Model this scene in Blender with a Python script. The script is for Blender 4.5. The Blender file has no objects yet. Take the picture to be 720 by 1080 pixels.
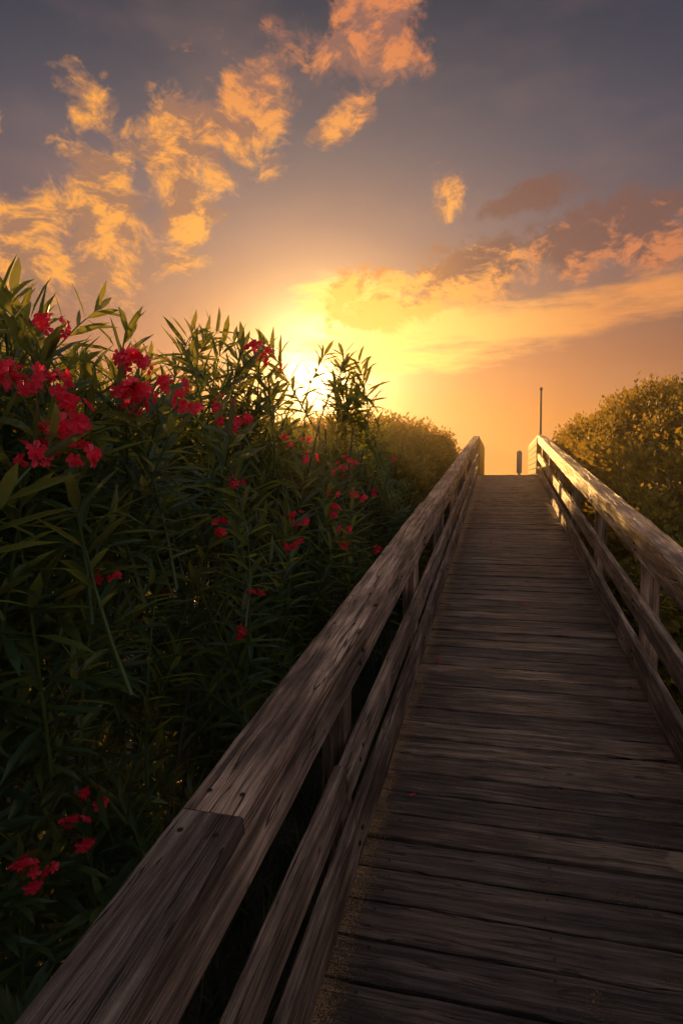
import bpy, math, random
import numpy as np
from mathutils import Vector
rng=np.random.default_rng(7); random.seed(7)
D=bpy.data
scene=bpy.context.scene
scene.view_settings.view_transform='Standard'
scene.view_settings.look='None'
scene.view_settings.exposure=0
SL=0.1214          # ramp slope
CREST=14.0
SUN_AZ=-16.2; SUN_EL=9.1

# ---------------------------------------------------------------- helpers
def link(o,parent=None):
    scene.collection.objects.link(o)
    if parent: o.parent=parent
    return o
def empty(name,parent=None):
    return link(D.objects.new(name,None),parent)
def mesh_np(name,V,loops,starts,attrs=None,mat=None,parent=None,smooth=False):
    me=D.meshes.new(name)
    V=np.asarray(V,dtype=np.float32); loops=np.asarray(loops,dtype=np.int32); starts=np.asarray(starts,dtype=np.int32)
    me.vertices.add(len(V)); me.vertices.foreach_set('co',V.ravel())
    me.loops.add(len(loops)); me.loops.foreach_set('vertex_index',loops)
    me.polygons.add(len(starts)); me.polygons.foreach_set('loop_start',starts)
    if attrs:
        for k,a in attrs.items():
            a=np.asarray(a,dtype=np.float32)
            if a.ndim==1:
                at=me.attributes.new(k,'FLOAT','POINT'); at.data.foreach_set('value',a)
            else:
                at=me.attributes.new(k,'FLOAT_VECTOR','POINT'); at.data.foreach_set('vector',a.ravel())
    me.update(calc_edges=True)
    if smooth: me.shade_smooth()
    else: me.shade_flat()
    o=D.objects.new(name,me)
    if mat: me.materials.append(mat)
    return link(o,parent)
def sstep(a,b,x):
    t=np.clip((x-a)/(b-a),0,1); return t*t*(3-2*t)
def wob(x,y,s=1.0,seed=0):
    x=np.asarray(x,dtype=float)*s; y=np.asarray(y,dtype=float)*s
    return (np.sin(x*1.7+seed)+np.sin(y*2.1+1.3*seed+x*.6)+np.sin((x+y)*1.1+2*seed)+.6*np.sin(x*3.9-y*2.7+seed)+.5*np.sin(y*5.1+x*2.2+seed*3))/4.1

# ---------------------------------------------------------------- node helpers
class NT:
    def __init__(s,tree): s.t=tree; s.n=tree.nodes; s.l=tree.links
    def node(s,typ,**kw):
        n=s.n.new(typ)
        for k,v in kw.items(): setattr(n,k,v)
        return n
    def put(s,sock,v):
        if v is None: return
        if isinstance(v,bpy.types.NodeSocket): s.l.new(v,sock)
        else: sock.default_value=v
    def m(s,op,a,b=None,c=None,clamp=False):
        n=s.node('ShaderNodeMath',operation=op,use_clamp=clamp)
        s.put(n.inputs[0],a); s.put(n.inputs[1],b); s.put(n.inputs[2],c)
        return n.outputs[0]
    def vm(s,op,a,b=None,scale=None):
        n=s.node('ShaderNodeVectorMath',operation=op)
        s.put(n.inputs[0],a); s.put(n.inputs[1],b)
        if scale is not None: s.put(n.inputs['Scale'],scale)
        return n.outputs['Value'] if op in('DOT_PRODUCT','LENGTH','DISTANCE') else n.outputs[0]
    def mr(s,v,a,b,c=0.,d=1.,smooth=True):
        n=s.node('ShaderNodeMapRange',interpolation_type='SMOOTHSTEP' if smooth else 'LINEAR')
        s.put(n.inputs['Value'],v); s.put(n.inputs['From Min'],a); s.put(n.inputs['From Max'],b)
        s.put(n.inputs['To Min'],c); s.put(n.inputs['To Max'],d)
        return n.outputs['Result']
    def noise(s,vec,scale,detail=5,rough=.55,dist=0.,out='Fac',dim='3D'):
        n=s.node('ShaderNodeTexNoise',noise_dimensions=dim); s.put(n.inputs['Vector'],vec)
        n.inputs['Scale'].default_value=scale; n.inputs['Detail'].default_value=detail
        n.inputs['Roughness'].default_value=rough; n.inputs['Distortion'].default_value=dist
        return n.outputs[out]
    def mapping(s,vec,loc=(0,0,0),rot=(0,0,0),sc=(1,1,1),typ='POINT'):
        n=s.node('ShaderNodeMapping',vector_type=typ); s.put(n.inputs['Vector'],vec)
        n.inputs['Location'].default_value=loc; n.inputs['Rotation'].default_value=rot; n.inputs['Scale'].default_value=sc
        return n.outputs[0]
    def ramp(s,fac,stops,interp='LINEAR'):
        n=s.node('ShaderNodeValToRGB'); cr=n.color_ramp; cr.interpolation=interp
        while len(cr.elements)<len(stops): cr.elements.new(.5)
        for e,(p,c) in zip(cr.elements,stops):
            e.position=p; e.color=(*c,1) if len(c)==3 else c
        s.put(n.inputs[0],fac); return n.outputs[0]
    def mix(s,f,a,b,blend='MIX'):
        n=s.node('ShaderNodeMix',data_type='RGBA',blend_type=blend)
        s.put(n.inputs[0],f)
        for sock,v in ((n.inputs[6],a),(n.inputs[7],b)):
            if isinstance(v,tuple) and len(v)==3: v=(*v,1)
            s.put(sock,v)
        return n.outputs[2]
    def comb(s,x,y,z):
        n=s.node('ShaderNodeCombineXYZ'); s.put(n.inputs[0],x); s.put(n.inputs[1],y); s.put(n.inputs[2],z); return n.outputs[0]
    def sep(s,v):
        n=s.node('ShaderNodeSeparateXYZ'); s.put(n.inputs[0],v); return n.outputs
def newmat(name):
    m=D.materials.new(name); m.use_nodes=True
    t=NT(m.node_tree); b=m.node_tree.nodes['Principled BSDF']
    return m,t,b
def attr(t,name,out='Fac'):
    n=t.node('ShaderNodeAttribute',attribute_name=name); return n.outputs[out]
def bump(t,b,h,strength=.5,dist=.01):
    n=t.node('ShaderNodeBump'); n.inputs['Strength'].default_value=strength; n.inputs['Distance'].default_value=dist
    t.put(n.inputs['Height'],h); t.l.new(n.outputs[0],b.inputs['Normal'])

# ---------------------------------------------------------------- world / sky
def build_world():
    w=D.worlds.new("World"); scene.world=w; w.use_nodes=True
    t=NT(w.node_tree); bg=w.node_tree.nodes['Background']
    tc=t.node('ShaderNodeTexCoord')
    d=t.vm('NORMALIZE',tc.outputs['Generated'])
    x,y,z=t.sep(d)[:3]
    az=t.m('MULTIPLY',t.m('ARCTAN2',x,y),180/math.pi)
    el=t.m('MULTIPLY',t.m('ARCSINE',z),180/math.pi)
    a=math.radians(SUN_AZ); e=math.radians(SUN_EL)
    S=(math.sin(a)*math.cos(e),math.cos(a)*math.cos(e),math.sin(e))
    th=t.m('MULTIPLY',t.m('ARCCOSINE',t.m('MINIMUM',t.vm('DOT_PRODUCT',d,S),.999999)),180/math.pi)
    P=t.comb(az,el,0.)
    sky=t.ramp(t.m('DIVIDE',el,90.,clamp=True),[
        (0.0,(1.0,.36,.06)),(.055,(.82,.28,.050)),(.11,(.52,.190,.075)),(.17,(.31,.160,.112)),
        (.23,(.20,.145,.145)),(.30,(.118,.112,.132)),(.40,(.040,.056,.080)),(.50,(.085,.105,.145)),(1.,(.32,.35,.41))])
    back=t.ramp(t.m('DIVIDE',el,90.,clamp=True),[(0.,(.34,.26,.24)),(.25,(.38,.34,.35)),(1.,(.32,.35,.41))])
    horiz=t.mr(th,42.,85.)
    col=t.mix(horiz,t.mix(1.,sky,t.ramp(t.m('DIVIDE',th,90.,clamp=True),[(0.,(1,1,1)),(.2,(.93,.92,.95)),(.38,(.54,.56,.67)),(1.,(.8,.8,.85))]),'MULTIPLY'),back)
    hz=t.noise(t.mapping(P,sc=(.05,.13,1),rot=(0,0,math.radians(-12))),1.,4,.55,0,dim='2D')
    col=t.mix(t.mr(hz,.42,.72,0.,.32),col,t.mix(.5,col,(.40,.22,.17)))
    g1=t.m('POWER',2.718,t.m('MULTIPLY',th,-1/7.0))
    g2=t.m('POWER',2.718,t.m('MULTIPLY',th,-1/2.3))
    col=t.mix(g1,col,(.72,.34,.05),'ADD')
    col=t.mix(g2,col,(9.0,5.8,2.3),'ADD')
    def blob(cx,cy,rx,ry,rot=0,hi=1.0):
        v=t.mapping(P,loc=(cx,cy,0),rot=(0,0,math.radians(rot)),sc=(rx,ry,1),typ='TEXTURE')
        return t.mr(t.vm('LENGTH',v),.2,1.,hi,0.)
    def mx(l):
        r=l[0]
        for q in l[1:]: r=t.m('MAXIMUM',r,q)
        return r
    warp=t.noise(t.mapping(P,sc=(.20,.20,1)),1.,1,.5,0.,'Color',dim='2D')
    Pw=t.vm('ADD',P,t.vm('SCALE',t.vm('SUBTRACT',warp,(.5,.5,.5)),None,2.4))
    # gold smear low over the sun
    sm=mx([blob(-6,12.2,19,4.6,5),blob(7,14.0,17,3.6,8),blob(-13,15.6,9,3.6,-10)])
    sn=t.noise(t.mapping(P,rot=(0,0,math.radians(-10)),sc=(.08,.42,1)),1.,6,.62,0,dim='2D')
    smd=t.mr(t.m('ADD',sm,t.m('MULTIPLY',t.m('SUBTRACT',sn,.5),2.2)),.2,1.05)
    smc=t.mix(t.mr(th,4.,26.),(1.6,.88,.18),(.84,.30,.07))
    col=t.mix(t.m('MULTIPLY',t.m('MULTIPLY',smd,t.mr(sm,0.,.2)),.85),col,smc)
    n1=t.noise(t.mapping(Pw,rot=(0,0,math.radians(35)),sc=(.24,.36,1)),1.,7,.66,0,dim='2D')
    sh=t.noise(t.mapping(Pw,loc=(3,1,0),rot=(0,0,math.radians(35)),sc=(.30,.55,1)),1.,6,.65,0,dim='2D')
    ns=t.m('MULTIPLY',t.m('SUBTRACT',n1,.5),2.9)
    pf=mx([blob(-41,17.4,8.8,5.6,20),blob(-34.8,20.4,7.2,8.2,-15),blob(-27.5,25.2,5.6,9.8,-14),
           blob(-22.3,29.4,7.4,5.8,38),blob(-11.4,34.6,8.0,6.2,28),blob(-34,27.8,6.0,2.8,-30,.8),
           blob(-14.2,29.0,5.4,2.2,28,.95),blob(-5,23.8,2.6,2.8,20,.66),blob(-44,25.5,4,2.4,20,.9)])
    pd=t.m('MULTIPLY',t.mr(t.m('ADD',pf,ns),.16,.95),t.mr(pf,0.,.12))
    lit=t.mix(t.mr(th,11.,27.),(1.15,.50,.075),(.74,.235,.08))
    lit=t.mix(t.mr(az,-20.,-33.),lit,(1.0,.39,.060))
    pc=t.mix(t.mr(t.m('ADD',sh,t.m('MULTIPLY',pd,-.03)),.38,.60),t.mix(.78,lit,(.16,.105,.105)),lit)
    col=t.mix(t.m('MULTIPLY',pd,.95),col,pc)
    # banked clouds toward the right
    bf=mx([blob(-2.8,17.4,10.5,3.8,14),blob(5.6,19.3,10,4.0,6),blob(13.5,19.0,11,4.8,-6),blob(-11,15.8,9,3.8,4),blob(24,19,10,4,-3),blob(3,22.7,8,1.8,8,.8)])
    bd=t.m('MULTIPLY',t.mr(t.m('ADD',bf,ns),.14,.85),t.mr(bf,0.,.12))
    topm=t.mr(t.m('SUBTRACT',el,t.m('ADD',t.m('ADD',17.8,t.m('MULTIPLY',az,.06)),t.m('MULTIPLY',t.m('SUBTRACT',sh,.5),14.))),-1.8,1.2)
    blit=t.mix(t.mr(th,7.,26.),(1.2,.52,.08),(.66,.21,.07))
    bc=t.mix(t.m('MULTIPLY',topm,.92),blit,t.mix(t.mr(az,-13.,-1.),(.66,.23,.05),(.135,.072,.066)))
    col=t.mix(t.m('MULTIPLY',bd,.92),col,bc)
    col=t.mix(t.mr(el,-6.,-1.,1.,0.),col,(.14,.10,.08))
    nsk=t.node('ShaderNodeTexSky',sky_type='NISHITA'); nsk.sun_disc=False
    nsk.sun_elevation=math.radians(SUN_EL); nsk.sun_rotation=math.radians(SUN_AZ)
    col=t.mix(1.0,col,t.mix(1.,nsk.outputs[0],(.004,.004,.004),'MULTIPLY'),'ADD')
    t.l.new(col,bg.inputs[0]); bg.inputs[1].default_value=1.0
    w.cycles.sampling_method='MANUAL'; w.cycles.sample_map_resolution=512
    L=D.lights.new('sun','SUN'); L.energy=5.0; L.angle=math.radians(.6); L.color=(1.,.50,.14)
    o=D.objects.new('sun',L); link(o)
    o.rotation_euler=(-Vector(S)).to_track_quat('-Z','Y').to_euler(); o.location=(-8,30,12)
build_world()

# ---------------------------------------------------------------- sea haze (real scattering air over the dune)
def build_haze():
    m=D.materials.new('sea_haze'); m.use_nodes=True; n=m.node_tree.nodes; n.remove(n['Principled BSDF'])
    v=n.new('ShaderNodeVolumeScatter'); v.inputs['Color'].default_value=(1,.80,.52,1)
    v.inputs['Density'].default_value=.0034; v.inputs['Anisotropy'].default_value=.78
    m.node_tree.links.new(v.outputs[0],n['Material Output'].inputs['Volume'])
    x0,x1,y0,y1,z0,z1=-7.,8.,1.6,24.,-4.5,5.5
    V=[(x,y,z) for z in (z0,z1) for y in (y0,y1) for x in (x0,x1)]
    F=[0,2,3,1, 4,5,7,6, 0,1,5,4, 2,6,7,3, 0,4,6,2, 1,3,7,5]
    mesh_np('sea_haze',V,F,list(range(0,24,4)),mat=m)
build_haze()

# ---------------------------------------------------------------- materials
def wood_mat(name,sand=False,dark=1.0):
    m,t,b=newmat(name)
    wc=attr(t,'wc','Vector'); r=attr(t,'rnd')
    g=t.noise(t.mapping(wc,sc=(2.6,70,50)),1.,7,.68,.2)
    g2=t.noise(t.mapping(wc,sc=(1.1,16,10)),1.,4,.6,1.0)
    st=t.noise(t.mapping(wc,sc=(2.4,6,4)),1.,5,.62)
    fine=t.noise(t.mapping(wc,sc=(14,200,140)),1.,3,.7)
    c=t.ramp(t.m('ADD',t.m('MULTIPLY',g,.6),t.m('MULTIPLY',g2,.4)),[(.35,(.022*dark,.014*dark,.011*dark)),(.45,(.11*dark,.073*dark,.053*dark)),(.54,(.26*dark,.180*dark,.135*dark)),(.66,(.50*dark,.37*dark,.285*dark))])
    c=t.mix(t.mr(st,.38,.60,.78,0.),c,t.mix(1.,c,(.28,.26,.26),'MULTIPLY'))
    c=t.mix(1.,c,t.ramp(r,[(0.,(.42,.42,.43)),(.5,(.9,.88,.86)),(1.,(1.45,1.32,1.2))]),'MULTIPLY')
    ck=t.noise(t.mapping(wc,sc=(1.2,38,18)),1.,2,.5,.6)
    crack=t.m('MULTIPLY',t.mr(t.m('ABSOLUTE',t.m('SUBTRACT',ck,.5)),.0,.016,1.,0.),t.mr(g2,.42,.56))
    c=t.mix(t.m('MULTIPLY',crack,.9),c,(.006,.004,.004))
    vo=t.node('ShaderNodeTexVoronoi'); t.put(vo.inputs['Vector'],t.mapping(wc,sc=(1.3,6.,6.))); vo.inputs['Scale'].default_value=1.
    kn=t.mr(t.m('ADD',vo.outputs['Distance'],t.m('MULTIPLY',g,.08)),.09,.17,1.,0.)
    c=t.mix(t.m('MULTIPLY',kn,.8),c,(.018,.011,.008))
    h=t.m('SUBTRACT',t.m('ADD',t.m('MULTIPLY',g,1.),t.m('MULTIPLY',fine,.3)),t.m('MULTIPLY',crack,1.5))
    if sand:
        geo=t.node('ShaderNodeNewGeometry'); px,py,pz=t.sep(geo.outputs['Position'])[:3]
        sp=t.noise(geo.outputs['Position'],210.,3,.7)
        cl=t.noise(geo.outputs['Position'],6.,5,.65)
        pxn=t.m('ADD',px,t.m('MULTIPLY',t.m('SUBTRACT',cl,.5),.30))
        edge=t.m('ADD',t.mr(pxn,-.45,-.37,1.,0.),t.m('MULTIPLY',t.mr(pxn,.66,.77),.4))
        far=t.mr(py,4.5,13.5,0.,.8)  # more sand colour toward the crest paints in the golden light there
        dens=t.m('ADD',t.m('ADD',t.m('MULTIPLY',edge,.62),far),t.m('MULTIPLY',t.m('SUBTRACT',cl,.54),1.7))
        sm=t.mr(t.m('ADD',sp,t.m('MULTIPLY',dens,.35)),.60,.70)
        c=t.mix(t.m('MULTIPLY',sm,.75),c,(.42,.24,.11))
        pv=t.vm('SUBTRACT',geo.outputs['Position'],(.62,2.33,.28))
        pl=t.m('ADD',t.vm('LENGTH',t.vm('MULTIPLY',pv,(1.,.75,0.))),t.m('MULTIPLY',t.m('SUBTRACT',t.noise(geo.outputs['Position'],22.,3),.5),.06))
        c=t.mix(t.m('MULTIPLY',t.mr(pl,.035,.05,1.,0.),.7),c,(.36,.25,.17))
        h=t.m('ADD',h,t.m('MULTIPLY',sm,.5))
    t.l.new(c,b.inputs['Base Color'])
    t.put(b.inputs['Roughness'],t.mr(g,.3,.7,.68,.38))
    bump(t,b,h,1.,.010)
    return m
M_deck=wood_mat('deck_wood',True,.78)
M_rail=wood_mat('rail_wood',False,1.5)
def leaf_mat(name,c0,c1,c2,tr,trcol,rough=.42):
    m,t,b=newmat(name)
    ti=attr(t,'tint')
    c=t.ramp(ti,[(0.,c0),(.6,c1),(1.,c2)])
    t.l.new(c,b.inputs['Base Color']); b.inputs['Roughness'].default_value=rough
    b.inputs['Specular IOR Level'].default_value=.45
    tn=t.node('ShaderNodeBsdfTranslucent'); t.l.new(t.mix(.7,t.mix(1.,c,(2.,2.,2.),'MULTIPLY'),trcol),tn.inputs[0])
    ms=t.node('ShaderNodeMixShader'); ms.inputs[0].default_value=tr
    t.l.new(b.outputs[0],ms.inputs[1]); t.l.new(tn.outputs[0],ms.inputs[2])
    t.l.new(ms.outputs[0],t.n['Material Output'].inputs[0])
    return m
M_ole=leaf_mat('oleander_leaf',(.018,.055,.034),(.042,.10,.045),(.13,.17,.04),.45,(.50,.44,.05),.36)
M_shrub=leaf_mat('shrub_leaf',(.022,.045,.012),(.10,.12,.022),(.32,.23,.03),.50,(.70,.46,.05),.5)  # gold end of the ramp paints sunlit patches into the leaves
M_grass=leaf_mat('grass_blade',(.02,.045,.018),(.06,.08,.03),(.2,.16,.07),.3,(.24,.24,.05),.6)
M_petal=leaf_mat('petal',(.62,.012,.04),(.88,.03,.08),(.95,.09,.14),.35,(.95,.06,.1),.6)
def bark_mat():
    m,t,b=newmat('bark'); tc=t.node('ShaderNodeTexCoord')
    n=t.noise(tc.outputs['Object'],40.,5)
    t.l.new(t.ramp(n,[(.3,(.035,.028,.02)),(.7,(.12,.095,.07))]),b.inputs['Base Color']); b.inputs['Roughness'].default_value=.85
    bump(t,b,n,.5,.004); return m
M_bark=bark_mat()
def ground_mat():
    m,t,b=newmat('sandy_ground'); geo=t.node('ShaderNodeNewGeometry'); P=geo.outputs['Position']
    n=t.noise(P,1.3,5,.6); f=t.noise(P,60.,4,.7)
    c=t.mix(t.mr(n,.4,.62),(.05,.042,.028),(.22,.17,.115))
    c=t.mix(1.,c,t.ramp(f,[(.3,(.4,.4,.4)),(.65,(1.1,1.1,1.1))]),'MULTIPLY')
    t.l.new(c,b.inputs['Base Color']); b.inputs['Roughness'].default_value=.95
    bump(t,b,t.m('ADD',f,n),.8,.02); return m
def simple_mat(name,c,rough=.6,metal=0.,nscale=30.,var=.35):
    m,t,b=newmat(name); tc=t.node('ShaderNodeTexCoord')
    n=t.noise(tc.outputs['Object'],nscale,4)
    t.l.new(t.mix(n,tuple(q*(1-var) for q in c),tuple(q*(1+var) for q in c)),b.inputs['Base Color'])
    b.inputs['Roughness'].default_value=rough; b.inputs['Metallic'].default_value=metal; bump(t,b,n,.3,.003); return m
M_nail=simple_mat('nail',(.05,.035,.03),.5,.8)
M_pole=simple_mat('pole_paint',(.06,.055,.05),.6)
M_sun_tinted=simple_mat('sun_tinted_boards',(.52,.36,.012),.7,0,12,.2)  # yellow base colour stands in for low sun on the wood
M_sign=simple_mat('sign_paint',(.10,.13,.15),.5,0,12,.25)

# ---------------------------------------------------------------- ground + sea
def gz(x,y):
    x=np.asarray(x,float); y=np.asarray(y,float)
    base=SL*np.clip(y,-5,CREST)-.78+.42*sstep(7,14,y)
    base=base-(base+3.9)*sstep(19,60,y)
    base=base+.06*wob(x,y,1.3,2)*sstep(70,20,np.abs(y)+np.abs(x))+.5*sstep(3,9,np.abs(x))*sstep(50,20,y)*(.5+.5*wob(x,y,.2,5))*sstep(2.5,6,np.abs(x))
    return base
def build_ground():
    def ax(lo,hi,st,far): 
        mid=np.arange(lo,hi+.01,st); return np.concatenate([-np.array(far[::-1]),mid,np.array(far)])
    far=[30,45,70,120,250,600,1500,3500]
    xs=ax(-20,20,.35,far); ys=np.concatenate([-np.array(far[::-1]),np.arange(-20,62,.4),np.array([70,90,150,400,1200,3500])])
    X,Y=np.meshgrid(xs,ys); Z=gz(X,Y)
    V=np.stack([X,Y,Z],-1).reshape(-1,3); nx=len(xs); ny=len(ys)
    i,j=np.meshgrid(np.arange(nx-1),np.arange(ny-1)); a=(j*nx+i).ravel()
    loops=np.stack([a,a+1,a+1+nx,a+nx],-1).ravel()
    mesh_np('ground',V,loops,np.arange(0,len(loops),4),mat=ground_mat(),smooth=True)
    m,t,b=newmat('sea_water'); geo=t.node('ShaderNodeNewGeometry')
    b.inputs['Base Color'].default_value=(.02,.04,.05,1); b.inputs['Roughness'].default_value=.12
    bump(t,b,t.noise(t.mapping(geo.outputs['Position'],sc=(.3,.9,1)),1.,6,.6),.6,.3)
    V=[(-3500,48,-3.2),(3500,48,-3.2),(3500,3500,-3.2),(-3500,3500,-3.2)]
    mesh_np('sea',V,[0,1,2,3],[0],mat=m)
build_ground()

# ---------------------------------------------------------------- boardwalk
class Beams:
    def __init__(s): s.V=[];s.L=[];s.S=[];s.W=[];s.R=[];s.nv=0;s.nl=0
    def beam(s,p0,p1,w,h,up=(0,0,1),seg=.25,jit=.0015,ch=.005,rnd=None):
        p0=np.array(p0,float);p1=np.array(p1,float);d=p1-p0;L=np.linalg.norm(d);d/=L
        up=np.array(up,float); side=np.cross(d,up); side/=np.linalg.norm(side); u=np.cross(side,d)
        n=max(1,int(L/seg)); r=rng.random() if rnd is None else rnd
        hw,hh=w/2,h/2
        cs=np.array([(-hw+ch,-hh),(hw-ch,-hh),(hw,-hh+ch),(hw,hh-ch),(hw-ch,hh),(-hw+ch,hh),(-hw,hh-ch),(-hw,-hh+ch)])
        T=np.linspace(0,L,n+1)
        off=rng.normal(0,jit,(n+1,8,2))
        q=cs[None]+off
        V=p0+T[:,None,None]*d+q[...,0:1]*side+q[...,1:2]*u
        W=np.stack([np.broadcast_to(T[:,None],(n+1,8))+r*37.3,q[...,0]+r*5.1,q[...,1]+r*9.7],-1)
        s.V.append(V.reshape(-1,3)); s.W.append(W.reshape(-1,3)); s.R.append(np.full((n+1)*8,r))
        b=s.nv
        k=np.arange(8); k2=(k+1)%8
        for i in range(n):
            a=b+i*8
            f=np.stack([a+k,a+8+k,a+8+k2,a+k2],-1)
            s.L.append(f.ravel()); s.S.append(s.nl+np.arange(0,32,4)); s.nl+=32
        s.L.append(b+k); s.S.append(np.array([s.nl])); s.nl+=8
        s.L.append(b+n*8+k[::-1]); s.S.append(np.array([s.nl])); s.nl+=8
        s.nv+=(n+1)*8
    def make(s,name,mat,parent):
        return mesh_np(name,np.concatenate(s.V),np.concatenate(s.L),np.concatenate(s.S),{'wc':np.concatenate(s.W),'rnd':np.concatenate(s.R)},mat,parent)
XL,XR=-.434,.762
def dz(y): return SL*min(y,CREST)
def build_boardwalk():
    root=empty('boardwalk')
    B=Beams(); y=-2.2; nails=[]
    while y<19.5:
        wd=.138+rng.normal(0,.002); gap=.007+abs(rng.normal(0,.003))
        yc=y+wd/2
        sl=SL if yc<CREST else 0.
        z=dz(yc)-.02+rng.normal(0,.0018)
        up=np.array((rng.normal(0,.005),-sl+rng.normal(0,.018),1.))
        sk=rng.normal(0,.0015)
        x0=XL-.05+rng.normal(0,.006); x1=XR+.05+rng.normal(0,.006)
        B.beam((x0,yc-sk,z),(x1,yc+sk,z),wd,.04,up,seg=.08,jit=.0015,ch=.004)
        for nx in (XL+.07,.16,XR-.07):
            for o in (-.035,.035):
                nails.append((nx+rng.normal(0,.006),yc+o+rng.normal(0,.004),dz(yc+o)+.0022 if sl else dz(yc)+.0022))
        y+=wd+gap
    B.make('deck_planks',M_deck,root)
    V=[];Lp=[];S=[]
    for (a,b,c) in nails:
        k=len(V)
        for i in range(7):
            an=i*math.tau/7; V.append((a+.0045*math.cos(an),b+.0045*math.sin(an),c+SL*.0045*math.sin(an)))
        S.append(len(Lp)); Lp+=list(range(k,k+7))
    mesh_np('nails',V,Lp,S,mat=M_nail,parent=root)
    J=Beams()
    for x in (XL+.02,.16,XR-.02):
        J.beam((x,-2.2,dz(-2.2)-.14),(x,CREST,dz(CREST)-.14),.045,.19,seg=1.)
        J.beam((x,CREST,dz(CREST)-.14),(x,19.4,dz(CREST)-.14),.045,.19,seg=1.)
    J.make('joists',M_rail,root)
    for side in (-1,1):
        R=Beams(); up=(0,-SL,1)
        hc=.85
        ci=(XL-.022) if side<0 else XR-.002
        co=ci+side*.128
        cx=(ci+co)/2
        joints=[-2.2,1.06,4.75,8.4,12.0,CREST] if side<0 else [-2.2,2.5,6.2,9.9,CREST]
        for i in range(len(joints)-1):
            a,b=joints[i]+.002,joints[i+1]-.002
            dx=rng.normal(0,.003); dh=rng.normal(0,.0015)
            R.beam((cx+dx,a,dz(a)+hc-.02+dh),(cx+dx+rng.normal(0,.003),b,dz(b)+hc-.02+dh),.128,.04,up,seg=.12,jit=.0014,ch=.004,rnd=[.08,.8,.6,.7,.55,.6][i])
        R.beam((cx,CREST+.002,dz(CREST)+hc-.02),(cx,18.3,dz(CREST)+hc-.02),.128,.04,(0,0,1),jit=.001)
        fx=ci-side*(-.024)
        def run(x,h0,h1,th,js,rr):
            hm=(h0+h1)/2
            for i in range(len(js)-1):
                a,b=js[i]+.002,js[i+1]-.002
                R.beam((x+rng.normal(0,.002),a,dz(a)+hm),(x+rng.normal(0,.002),b,dz(b)+hm+rng.normal(0,.003)),th,h1-h0,up if b<=CREST+.1 else (0,0,1),seg=.22,jit=.0012,ch=.004,rnd=rr+rng.uniform(-.1,.1))
        run(fx,hc-.043-.125,hc-.043,.036,[-2.2,2.9,6.6,10.3,CREST,18.3],.6)
        run(fx,.33,.465,.036,[-2.2,1.9,5.6,9.3,CREST,18.3],.5)
        run(fx,.012,.19,.036,[-2.2,.8,4.4,8.1,11.7,CREST,18.3],.4)
        R.make('handrail_left' if side<0 else 'handrail_right',M_rail,root)
        # close-boarded sides of the level landing, sunlight painted in as yellow
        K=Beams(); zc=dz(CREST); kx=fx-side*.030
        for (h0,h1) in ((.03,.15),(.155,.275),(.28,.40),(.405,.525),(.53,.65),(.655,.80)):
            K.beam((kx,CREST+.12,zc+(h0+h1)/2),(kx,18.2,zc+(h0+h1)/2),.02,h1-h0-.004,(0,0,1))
        K.make('landing_boards',M_sun_tinted,root)
        Pp=Beams()
        px=fx+side*(.018+.045+.002)
        for yy in [-1.6,.25,2.1,3.95,5.8,7.65,9.5,11.35,13.2,15.0,16.6,18.2]:
            top=dz(yy)+hc-.046-.006
            Pp.beam((px,yy,float(gz(px,yy))-.25),(px+rng.normal(0,.002),yy,top),.088,.088,(0,1,0),seg=.2,jit=.0015,ch=.006)
            Pp.beam((px,yy-.066,dz(yy)-.30),(px,yy-.066,dz(yy)-.12),.088,.038,(0,1,0),seg=.2)
        Pp.make('posts_left' if side<0 else 'posts_right',M_rail,root)
        V=[];Lp=[];S=[]
        xin=fx-side*.0192
        for yy in [-1.6,.25,2.1,3.95,5.8,7.65,9.5,11.35,13.2]:
            for hh in (.40,.74,.1):
                for o in (-.02,.02):
                    k=len(V); n=8
                    for ring,(r,dx) in enumerate(((.009,0),(.009,.004),(.005,.006))):
                        for i in range(n):
                            an=i*math.tau/n
                            V.append((xin-side*dx,yy+o+r*math.cos(an),dz(yy)+hh+o*.9+r*math.sin(an)))
                    for ring in range(2):
                        for i in range(n):
                            a=k+ring*n+i;b2=k+ring*n+(i+1)%n
                            S.append(len(Lp)); Lp+=[a,b2,b2+n,a+n]
                    S.append(len(Lp)); Lp+=[k+2*n+i for i in range(n)]
        for yy in [-1.6,.25,1.0,1.12,2.1,3.95,5.8,7.65,9.5,11.35,13.2]:
            for o in (-.035,.035):
                k=len(V); n=8
                for i in range(n):
                    an=i*math.tau/n; V.append((cx+o+.006*math.cos(an),yy+.006*math.sin(an),dz(yy)+hc+.003+SL*.006*math.sin(an)))
                S.append(len(Lp)); Lp+=[k+i for i in range(n)]
        mesh_np('bolts',V,Lp,S,mat=M_nail,parent=root)
build_boardwalk()

# ---------------------------------------------------------------- foliage
def leaf8(L,w,droop,fold):
    st=[.3,.68]; v=[(0,0,0)]
    for tt,ww in zip(st,(.92,.85)):
        z=-droop*L*tt*tt
        v+=[(L*tt,ww*w/2,z+fold*w),(L*tt,0,z),(L*tt,-ww*w/2,z+fold*w)]
    v.append((L*(1-droop*.25),0,-droop*L))
    return np.array(v)
T8=np.array([(0,2,1),(0,3,2),(1,2,5),(1,5,4),(2,3,6),(2,6,5),(4,5,7),(5,6,7)])
def leaf4(L,w,droop):
    return np.array([(0,0,0),(L*.45,w/2,-droop*L*.2),(L,0,-droop*L),(L*.45,-w/2,-droop*L*.2)])
T4=np.array([(0,1,2),(0,2,3)])
def frame(d,r=None):
    d=d/np.linalg.norm(d); a=np.array((0,0,1.)) if abs(d[2])<.95 else np.array((1.,0,0))
    s=np.cross(a,d); s/=np.linalg.norm(s); u=np.cross(d,s)
    return np.stack([d,s,u],0)
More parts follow.
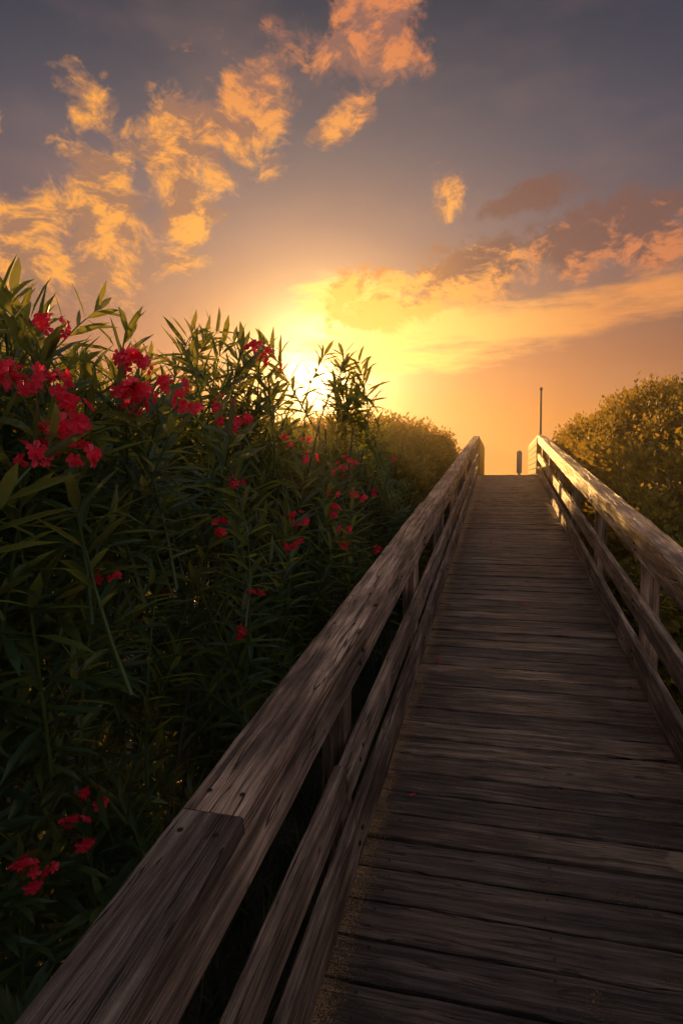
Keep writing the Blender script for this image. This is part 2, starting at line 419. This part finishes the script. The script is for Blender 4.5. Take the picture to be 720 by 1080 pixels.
def tube(path,r0,r1,k=5):
    path=np.array(path); n=len(path); V=[];F=[]
    for i,p in enumerate(path):
        d=path[min(i+1,n-1)]-path[max(i-1,0)]; fr=frame(d); r=r0+(r1-r0)*i/(n-1)
        for j in range(k):
            a=j*math.tau/k; V.append(p+r*(math.cos(a)*fr[1]+math.sin(a)*fr[2]))
    for i in range(n-1):
        for j in range(k):
            a=i*k+j;b=i*k+(j+1)%k; F+=[(a,b,b+k),(a,b+k,a+k)]
    return np.array(V),np.array(F)
def oleander_branch(R,airy=False):
    L=R.uniform(.42,.70); bx,by=R.normal(0,.10,2)
    def p(s): return np.array((bx*s*s,by*s*s,s*L))
    leaves=[];tv=[]
    s=.35 if airy else .22; ph=R.uniform(0,6)
    while s<1.0:
        c=p(s); tn=p(min(s+.02,1.02))-p(s-.02); tn/=np.linalg.norm(tn); fr=frame(tn)
        ang=math.radians(80-44*s**1.6+R.normal(0,7))
        for k in range(3):
            if R.random()<(.12 if airy else .10): continue
            a=ph+k*math.tau/3+R.normal(0,.2)
            out=math.cos(a)*fr[1]+math.sin(a)*fr[2]
            an=ang+R.normal(0,.14)
            d=math.cos(an)*tn+math.sin(an)*out
            LL=R.uniform(.14,.205)*(1-.32*max(0,s-.8)/.2)
            v=leaf8(LL,R.uniform(.020,.029),R.uniform(.0,.25),R.uniform(.05,.25))
            side=np.cross(tn,d); side/=np.linalg.norm(side); up=np.cross(d,side)
            if up@tn<0: up=-up
            leaves.append(v@np.stack([d,np.cross(up,d),up],0)+c)
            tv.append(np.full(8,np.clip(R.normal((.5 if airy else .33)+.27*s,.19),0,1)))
        ph+=math.pi/3+R.normal(0,.1); s+=R.uniform(.036,.054)/L
    V=np.concatenate(leaves); T=np.concatenate(tv)
    F=(T8[None]+8*np.arange(len(leaves))[:,None,None]).reshape(-1,3)
    sv,sf=tube([p(q) for q in np.linspace(-.0,1,5)],.006,.0025,4)
    F=np.concatenate([F,sf+len(V)]); V=np.concatenate([V,sv]); T=np.concatenate([T,np.full(len(sv),.75)])
    return V-p(1),F,T
def shrub_clump(R,n=34,rad=.17,ls=(.045,.08)):
    Vs=[];Ts=[]
    for i in range(n):
        q=R.normal(0,1,3); q/=np.linalg.norm(q); q*=rad*R.random()**.4
        d=q/np.linalg.norm(q)*.8+R.normal(0,.5,3)+np.array((0,0,.55)); fr=frame(d)
        a=R.uniform(0,6.28); y=math.cos(a)*fr[1]+math.sin(a)*fr[2]; z=np.cross(fr[0],y)
        v=leaf4(R.uniform(*ls),R.uniform(.018,.028)*1.4,R.uniform(0,.3))
        Vs.append(v@np.stack([fr[0],y,z],0)+q); Ts.append(np.full(4,np.clip(R.normal(.42,.2),0,1)))
    V=np.concatenate(Vs); F=(T4[None]+4*np.arange(n)[:,None,None]).reshape(-1,3)
    for k in range(3):
        q=R.normal(0,1,3); q/=np.linalg.norm(q); q[2]=abs(q[2])
        sv,sf=tube([np.array((0,0,-rad)),q*rad*.9],.004,.002,3)
        F=np.concatenate([F,sf+len(V)]); V=np.concatenate([V,sv]); Ts.append(np.full(len(sv),.2))
    return V,F,np.concatenate(Ts)
def flower_cluster(R,n=12,rad=.05):
    Vs=[];Ts=[]
    for i in range(n):
        q=R.normal(0,1,3); q[2]=abs(q[2])*.7; q/=np.linalg.norm(q); c=q*rad*R.uniform(.5,1.15)
        fr=frame(q+R.normal(0,.35,3)); s=R.uniform(.75,1.1); t0=R.uniform(.1,.9)
        for k in range(5):
            a=k*math.tau/5+R.normal(0,.1); o=math.cos(a)*fr[1]+math.sin(a)*fr[2]; tg=np.cross(fr[0],o)
            w=.009*s; L=.020*s
            pts=[c,c+o*L*.55+tg*w*.8+fr[0]*.006,c+o*L+tg*w*.7+fr[0]*.003,c+o*L-tg*w*.5+fr[0]*.006,c+o*L*.55-tg*w*.8+fr[0]*.006]
            Vs.append(np.array(pts)); Ts.append(np.full(5,np.clip(t0+R.normal(0,.12),0,1)))
    V=np.concatenate(Vs); T5=np.array([(0,1,2),(0,2,3),(0,3,4)])
    F=(T5[None]+5*np.arange(len(Vs))[:,None,None]).reshape(-1,3)
    return V,F,np.concatenate(Ts)
class Scatter:
    def __init__(s): s.V=[];s.F=[];s.T=[];s.n=0
    def add(s,tpl,pos,up,scale,R,tint=0.):
        V,F,T=tpl; fr=frame(np.array(up,float)); a=R.uniform(0,6.28)
        X=math.cos(a)*fr[1]+math.sin(a)*fr[2]; Y=np.cross(fr[0],X)
        W=(V*scale)@np.stack([X,Y,fr[0]],0)+np.array(pos)
        s.V.append(W.astype(np.float32)); s.F.append(F+s.n); s.T.append(np.clip(T+tint,0,1)); s.n+=len(V)
    def raw(s,V,F,t):
        s.V.append(V.astype(np.float32)); s.F.append(F+s.n); s.T.append(np.full(len(V),t)); s.n+=len(V)
    def make(s,name,mat,parent):
        F=np.concatenate(s.F)
        return mesh_np(name,np.concatenate(s.V),F.ravel(),np.arange(0,F.size,3),{'tint':np.concatenate(s.T)},mat,parent)
R=np.random.default_rng(21)
OB=[oleander_branch(R) for _ in range(9)]
OA=[oleander_branch(R,True) for _ in range(5)]
SC=[shrub_clump(R) for _ in range(8)]
FC=[flower_cluster(R,n,.042) for n in (3,6,9,12,15)]

def ole_top(x,y):
    b=np.interp(y,[-2,0,1.2,1.8,2.3,2.8,3.2,3.6,3.9,4.4,5,6,7,9],[2.1,2.15,2.08,1.93,1.96,2.10,2.04,1.88,1.80,1.98,1.86,1.84,1.95,2.1])
    return b+.08*wob(x,y,2.6,1)+.03*(-x-1.)
def front(y,z,g):
    lo=np.clip((1.3-(z-g))/1.3,0,1)
    return -1.08-.55*lo**1.5+.16*wob(y,z,2.4,3)
SPIRES=[(-1.12,4.35,2.50),(-1.18,4.5,2.42),(-1.05,4.3,2.34),(-1.1,4.55,2.28),(-1.0,4.4,2.2),(-1.22,4.35,2.25),(-1.08,4.6,2.15),(-.98,4.5,2.08),(-1.3,2.75,2.32),(-1.2,2.9,2.30),(-1.25,3.1,2.28),(-1.5,3.0,2.38),(-1.2,3.25,2.22),
        (-1.3,2.35,2.18),(-1.45,2.2,2.22),(-1.4,1.5,2.14),(-1.6,1.3,2.30),(-1.5,1.75,2.14),(-1.2,5.0,2.05),(-1.5,1.05,2.34),(-1.7,1.45,2.28),(-1.45,1.2,2.22)]
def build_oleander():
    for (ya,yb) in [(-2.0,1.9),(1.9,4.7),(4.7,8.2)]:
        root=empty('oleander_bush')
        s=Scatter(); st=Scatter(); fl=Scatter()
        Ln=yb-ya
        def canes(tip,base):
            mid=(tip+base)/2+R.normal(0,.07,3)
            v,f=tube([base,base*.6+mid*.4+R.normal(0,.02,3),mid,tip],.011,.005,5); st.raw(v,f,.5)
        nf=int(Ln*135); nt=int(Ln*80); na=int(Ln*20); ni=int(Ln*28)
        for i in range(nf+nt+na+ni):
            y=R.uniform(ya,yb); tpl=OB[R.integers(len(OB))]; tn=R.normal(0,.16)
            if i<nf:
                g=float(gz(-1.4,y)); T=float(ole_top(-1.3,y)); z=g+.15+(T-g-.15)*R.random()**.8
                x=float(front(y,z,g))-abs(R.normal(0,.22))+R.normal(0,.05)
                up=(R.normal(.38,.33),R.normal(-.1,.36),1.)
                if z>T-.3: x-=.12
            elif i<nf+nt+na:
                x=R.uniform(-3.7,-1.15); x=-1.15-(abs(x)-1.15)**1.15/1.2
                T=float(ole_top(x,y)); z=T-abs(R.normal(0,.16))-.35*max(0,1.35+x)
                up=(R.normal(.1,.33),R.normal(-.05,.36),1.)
                if i>=nf+nt: z=T+R.uniform(.02,.18); tpl=OA[R.integers(len(OA))]; tn+=.12  # yellower tint paints the low sun's glow into the top tips
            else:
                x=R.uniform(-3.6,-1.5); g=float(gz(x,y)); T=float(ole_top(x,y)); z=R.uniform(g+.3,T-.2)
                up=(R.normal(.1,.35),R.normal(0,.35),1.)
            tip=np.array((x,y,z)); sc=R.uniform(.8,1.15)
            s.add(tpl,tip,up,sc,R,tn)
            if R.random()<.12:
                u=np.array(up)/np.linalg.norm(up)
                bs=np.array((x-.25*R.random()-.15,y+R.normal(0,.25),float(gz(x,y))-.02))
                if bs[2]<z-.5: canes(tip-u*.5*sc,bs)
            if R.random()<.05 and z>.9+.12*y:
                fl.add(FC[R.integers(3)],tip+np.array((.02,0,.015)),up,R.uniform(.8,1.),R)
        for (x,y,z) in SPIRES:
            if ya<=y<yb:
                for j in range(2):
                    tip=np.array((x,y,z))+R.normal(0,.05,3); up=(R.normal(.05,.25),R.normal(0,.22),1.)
                    s.add(OA[R.integers(len(OA))],tip,up,R.uniform(.95,1.2),R,.15)  # spire leaves tinted yellower, sun glow put into their colour
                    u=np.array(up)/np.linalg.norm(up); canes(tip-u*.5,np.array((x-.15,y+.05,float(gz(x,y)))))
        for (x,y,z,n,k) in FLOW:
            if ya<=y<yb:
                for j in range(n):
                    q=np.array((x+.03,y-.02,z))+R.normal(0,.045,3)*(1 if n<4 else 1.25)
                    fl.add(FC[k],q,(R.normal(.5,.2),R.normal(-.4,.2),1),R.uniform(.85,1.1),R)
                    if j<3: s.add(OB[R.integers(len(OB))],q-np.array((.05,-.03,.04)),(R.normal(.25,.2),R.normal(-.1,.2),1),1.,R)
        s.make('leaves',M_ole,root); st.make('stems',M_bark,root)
        if fl.n: fl.make('flowers',M_petal,root)
FLOW=[(-1.0,1.55,1.91,4,3),(-.98,1.62,1.81,3,2),(-1.05,1.25,1.90,4,2),(-1.0,1.2,1.67,3,2),(-1.0,1.25,1.75,1,1),(-1.05,2.6,2.10,3,1),(-.98,2.06,1.82,3,1),
 (-.96,3.5,1.52,2,1),(-.96,3.35,1.42,2,1),(-.95,3.7,1.60,2,1),(-.96,2.8,1.40,2,1),(-.95,2.65,1.36,2,0),(-.93,4.35,1.1,1,1),(-.98,2.25,1.07,2,0),
 (-.98,2.1,1.53,2,1),(-1.1,1.5,.62,2,1),(-1.12,1.28,.7,2,1),(-1.02,3.9,1.22,2,1),(-1.0,4.8,1.5,1,1),(-1.35,2.5,.85,1,0),(-1.1,1.05,1.98,2,2),(-.98,3.0,1.75,1,1),(-.98,4.1,1.72,1,1)]
build_oleander()

def mound(name,xr,yr,topf,frontx,side,nt,nface,leafmat,clumps,depth=.22):
    root=empty(name); s=Scatter(); st=Scatter()
    for i in range(nt+nface):
        y=R.uniform(*yr)
        if i<nt:
            u=R.random()**1.35; x=frontx+side*(u*abs(xr)+.02)
            T=float(topf(x,y)); z=T-abs(R.normal(0,depth)); up=(R.normal(0,.45),R.normal(-.1,.45),1.)
            if R.random()<.10: z=T+R.uniform(0,.17)
        else:
            x0=frontx; T=float(topf(frontx+side*.1,y)); g=float(gz(x0,y)); z=g+.05+(T-g)*R.random()
            x=frontx+side*(abs(R.normal(0,.18))+.25*abs(wob(y,z,2.,4)));
            up=(R.normal(-side*.6,.3),R.normal(-.2,.4),.8)
        if z<float(gz(x,y))+.02: continue
        s.add(clumps[R.integers(len(clumps))],(x,y,z),up,R.uniform(.7,1.45),R,R.normal(0,.20)+.20*float(wob(x,y,1.1,7))+.35*(z-T+.15))  # tint spreads the painted sun gold in patches and toward the top
        if R.random()<.05:
            g=float(gz(x,y)); v,f=tube([np.array((x+R.normal(0,.2),y+R.normal(0,.2),g-.05)),np.array((x+R.normal(0,.08),y,g*.5+z*.5)),np.array((x,y,z))],.018,.005,5); st.raw(v,f,.5)
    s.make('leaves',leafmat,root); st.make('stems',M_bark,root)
    return root
def topR(x,y):
    b=np.interp(y,[0,2,3.5,5,6.5,8,9.5,11,13,15,16.5,19],[.1,.35,.7,1.15,1.75,2.35,2.72,2.85,2.8,2.65,2.3,1.6])
    e=sstep(1.05,2.4,x); 
    return b-(.55)*(1-e)+.28*wob(x,y,1.7,2)+.20*wob(x,y,4.1,6)+.04*np.clip(x-2.4,0,6)
def topL(x,y):
    b=np.interp(y,[6.5,8,9.5,11,12.3,13.3,14.3,15.5],[1.80,2.05,2.25,2.38,2.55,2.50,2.1,1.4])
    return b-.35*(1-sstep(.9,1.5,-x))+.20*wob(x,y,2.1,9)+.14*wob(x,y,5.,3)
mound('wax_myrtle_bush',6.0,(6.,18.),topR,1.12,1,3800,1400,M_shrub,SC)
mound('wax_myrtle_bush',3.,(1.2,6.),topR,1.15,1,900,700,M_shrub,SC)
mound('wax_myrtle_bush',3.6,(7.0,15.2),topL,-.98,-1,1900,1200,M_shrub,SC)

def build_grass():
    s=Scatter()
    def tuft():
        Vs=[];n=14
        for i in range(n):
            a=R.uniform(0,6.28); o=np.array((math.cos(a),math.sin(a),0)); L=R.uniform(.1,.32); t=np.array((-o[1],o[0],0))*.003
            p=[o*.01,o*L*.2+np.array((0,0,L*.6)),o*L*.6+np.array((0,0,L*.9))]
            Vs.append(np.array([p[0]-t,p[0]+t,p[1]-t,p[1]+t,p[2]]))
        F=np.array([(0,1,3),(0,3,2),(2,3,4)]); V=np.concatenate(Vs)
        return V,(F[None]+5*np.arange(n)[:,None,None]).reshape(-1,3),np.repeat(np.clip(R.normal(.45,.25,n),0,1),5)
    T=[tuft() for _ in range(6)]
    for i in range(2200):
        y=R.uniform(-1.5,14); x=R.uniform(-1.9,-.5) if R.random()<.7 else R.uniform(.8,1.4)
        s.add(T[R.integers(6)],(x,y,float(gz(x,y))),(R.normal(0,.15),R.normal(0,.15),1),R.uniform(.6,1.3),R)
    s.make('grass',M_grass,None)
build_grass()

s=Scatter()
for (x,y) in [(-.33,2.5),(.2,5.1),(-.1,7.3),(-.36,3.9)]:
    s.add(flower_cluster(R,1,.003),(x,y,dz(y)+.009),(0,-SL,1),.8,R)
s.make('fallen_petals',M_petal,None)

def build_pole():
    root=empty('flag_pole'); x,y=1.0,17.2
    def rod(name,segs,mat):
        V=[];F=[];k=12
        for (z,r) in segs:
            for i in range(k):
                a=i*math.tau/k; V.append((x+r*math.cos(a),y+r*math.sin(a),z))
        for j in range(len(segs)-1):
            for i in range(k):
                a=j*k+i;b=j*k+(i+1)%k; F+=[a,b,b+k,a+k]
        mesh_np(name,V,F,list(range(0,len(F),4)),mat=mat,parent=root,smooth=True)
    g=float(gz(x,y))
    rod('shaft',[(g-.2,.034),(g+1.2,.034),(3.95,.026),(3.96,.0)],M_pole)
    rod('cap',[(3.93,.0),(3.93,.036),(3.97,.04),(4.0,.02),(4.005,0)],M_pole)
    rod('collar',[(g+1.15,.035),(g+1.15,.045),(g+1.22,.045),(g+1.22,.035)],M_pole)
build_pole()
def build_marker():
    root=empty('beach_access_sign'); B=Beams(); y=20.2; g=float(gz(.6,y))
    B.beam((.56,y,g-.2),(.56,y,2.50),.08,.08,(0,1,0))
    B.make('post',M_rail,root)
    B=Beams(); B.beam((.56,y-.06,1.80),(.56,y-.06,2.46),.16,.02,(0,1,0),seg=.2,jit=.0003,ch=.003); B.make('panel',M_sign,root)
build_marker()

# ---------------------------------------------------------------- camera
cam=D.cameras.new('camera'); co=D.objects.new('camera',cam); link(co)
cam.sensor_fit='VERTICAL'; cam.sensor_height=36; cam.sensor_width=24; cam.lens=22
cam.clip_start=.02; cam.clip_end=9000
co.location=(0,0,1.61); co.rotation_euler=(math.radians(90-3.0),0,math.radians(14.2))
scene.camera=co
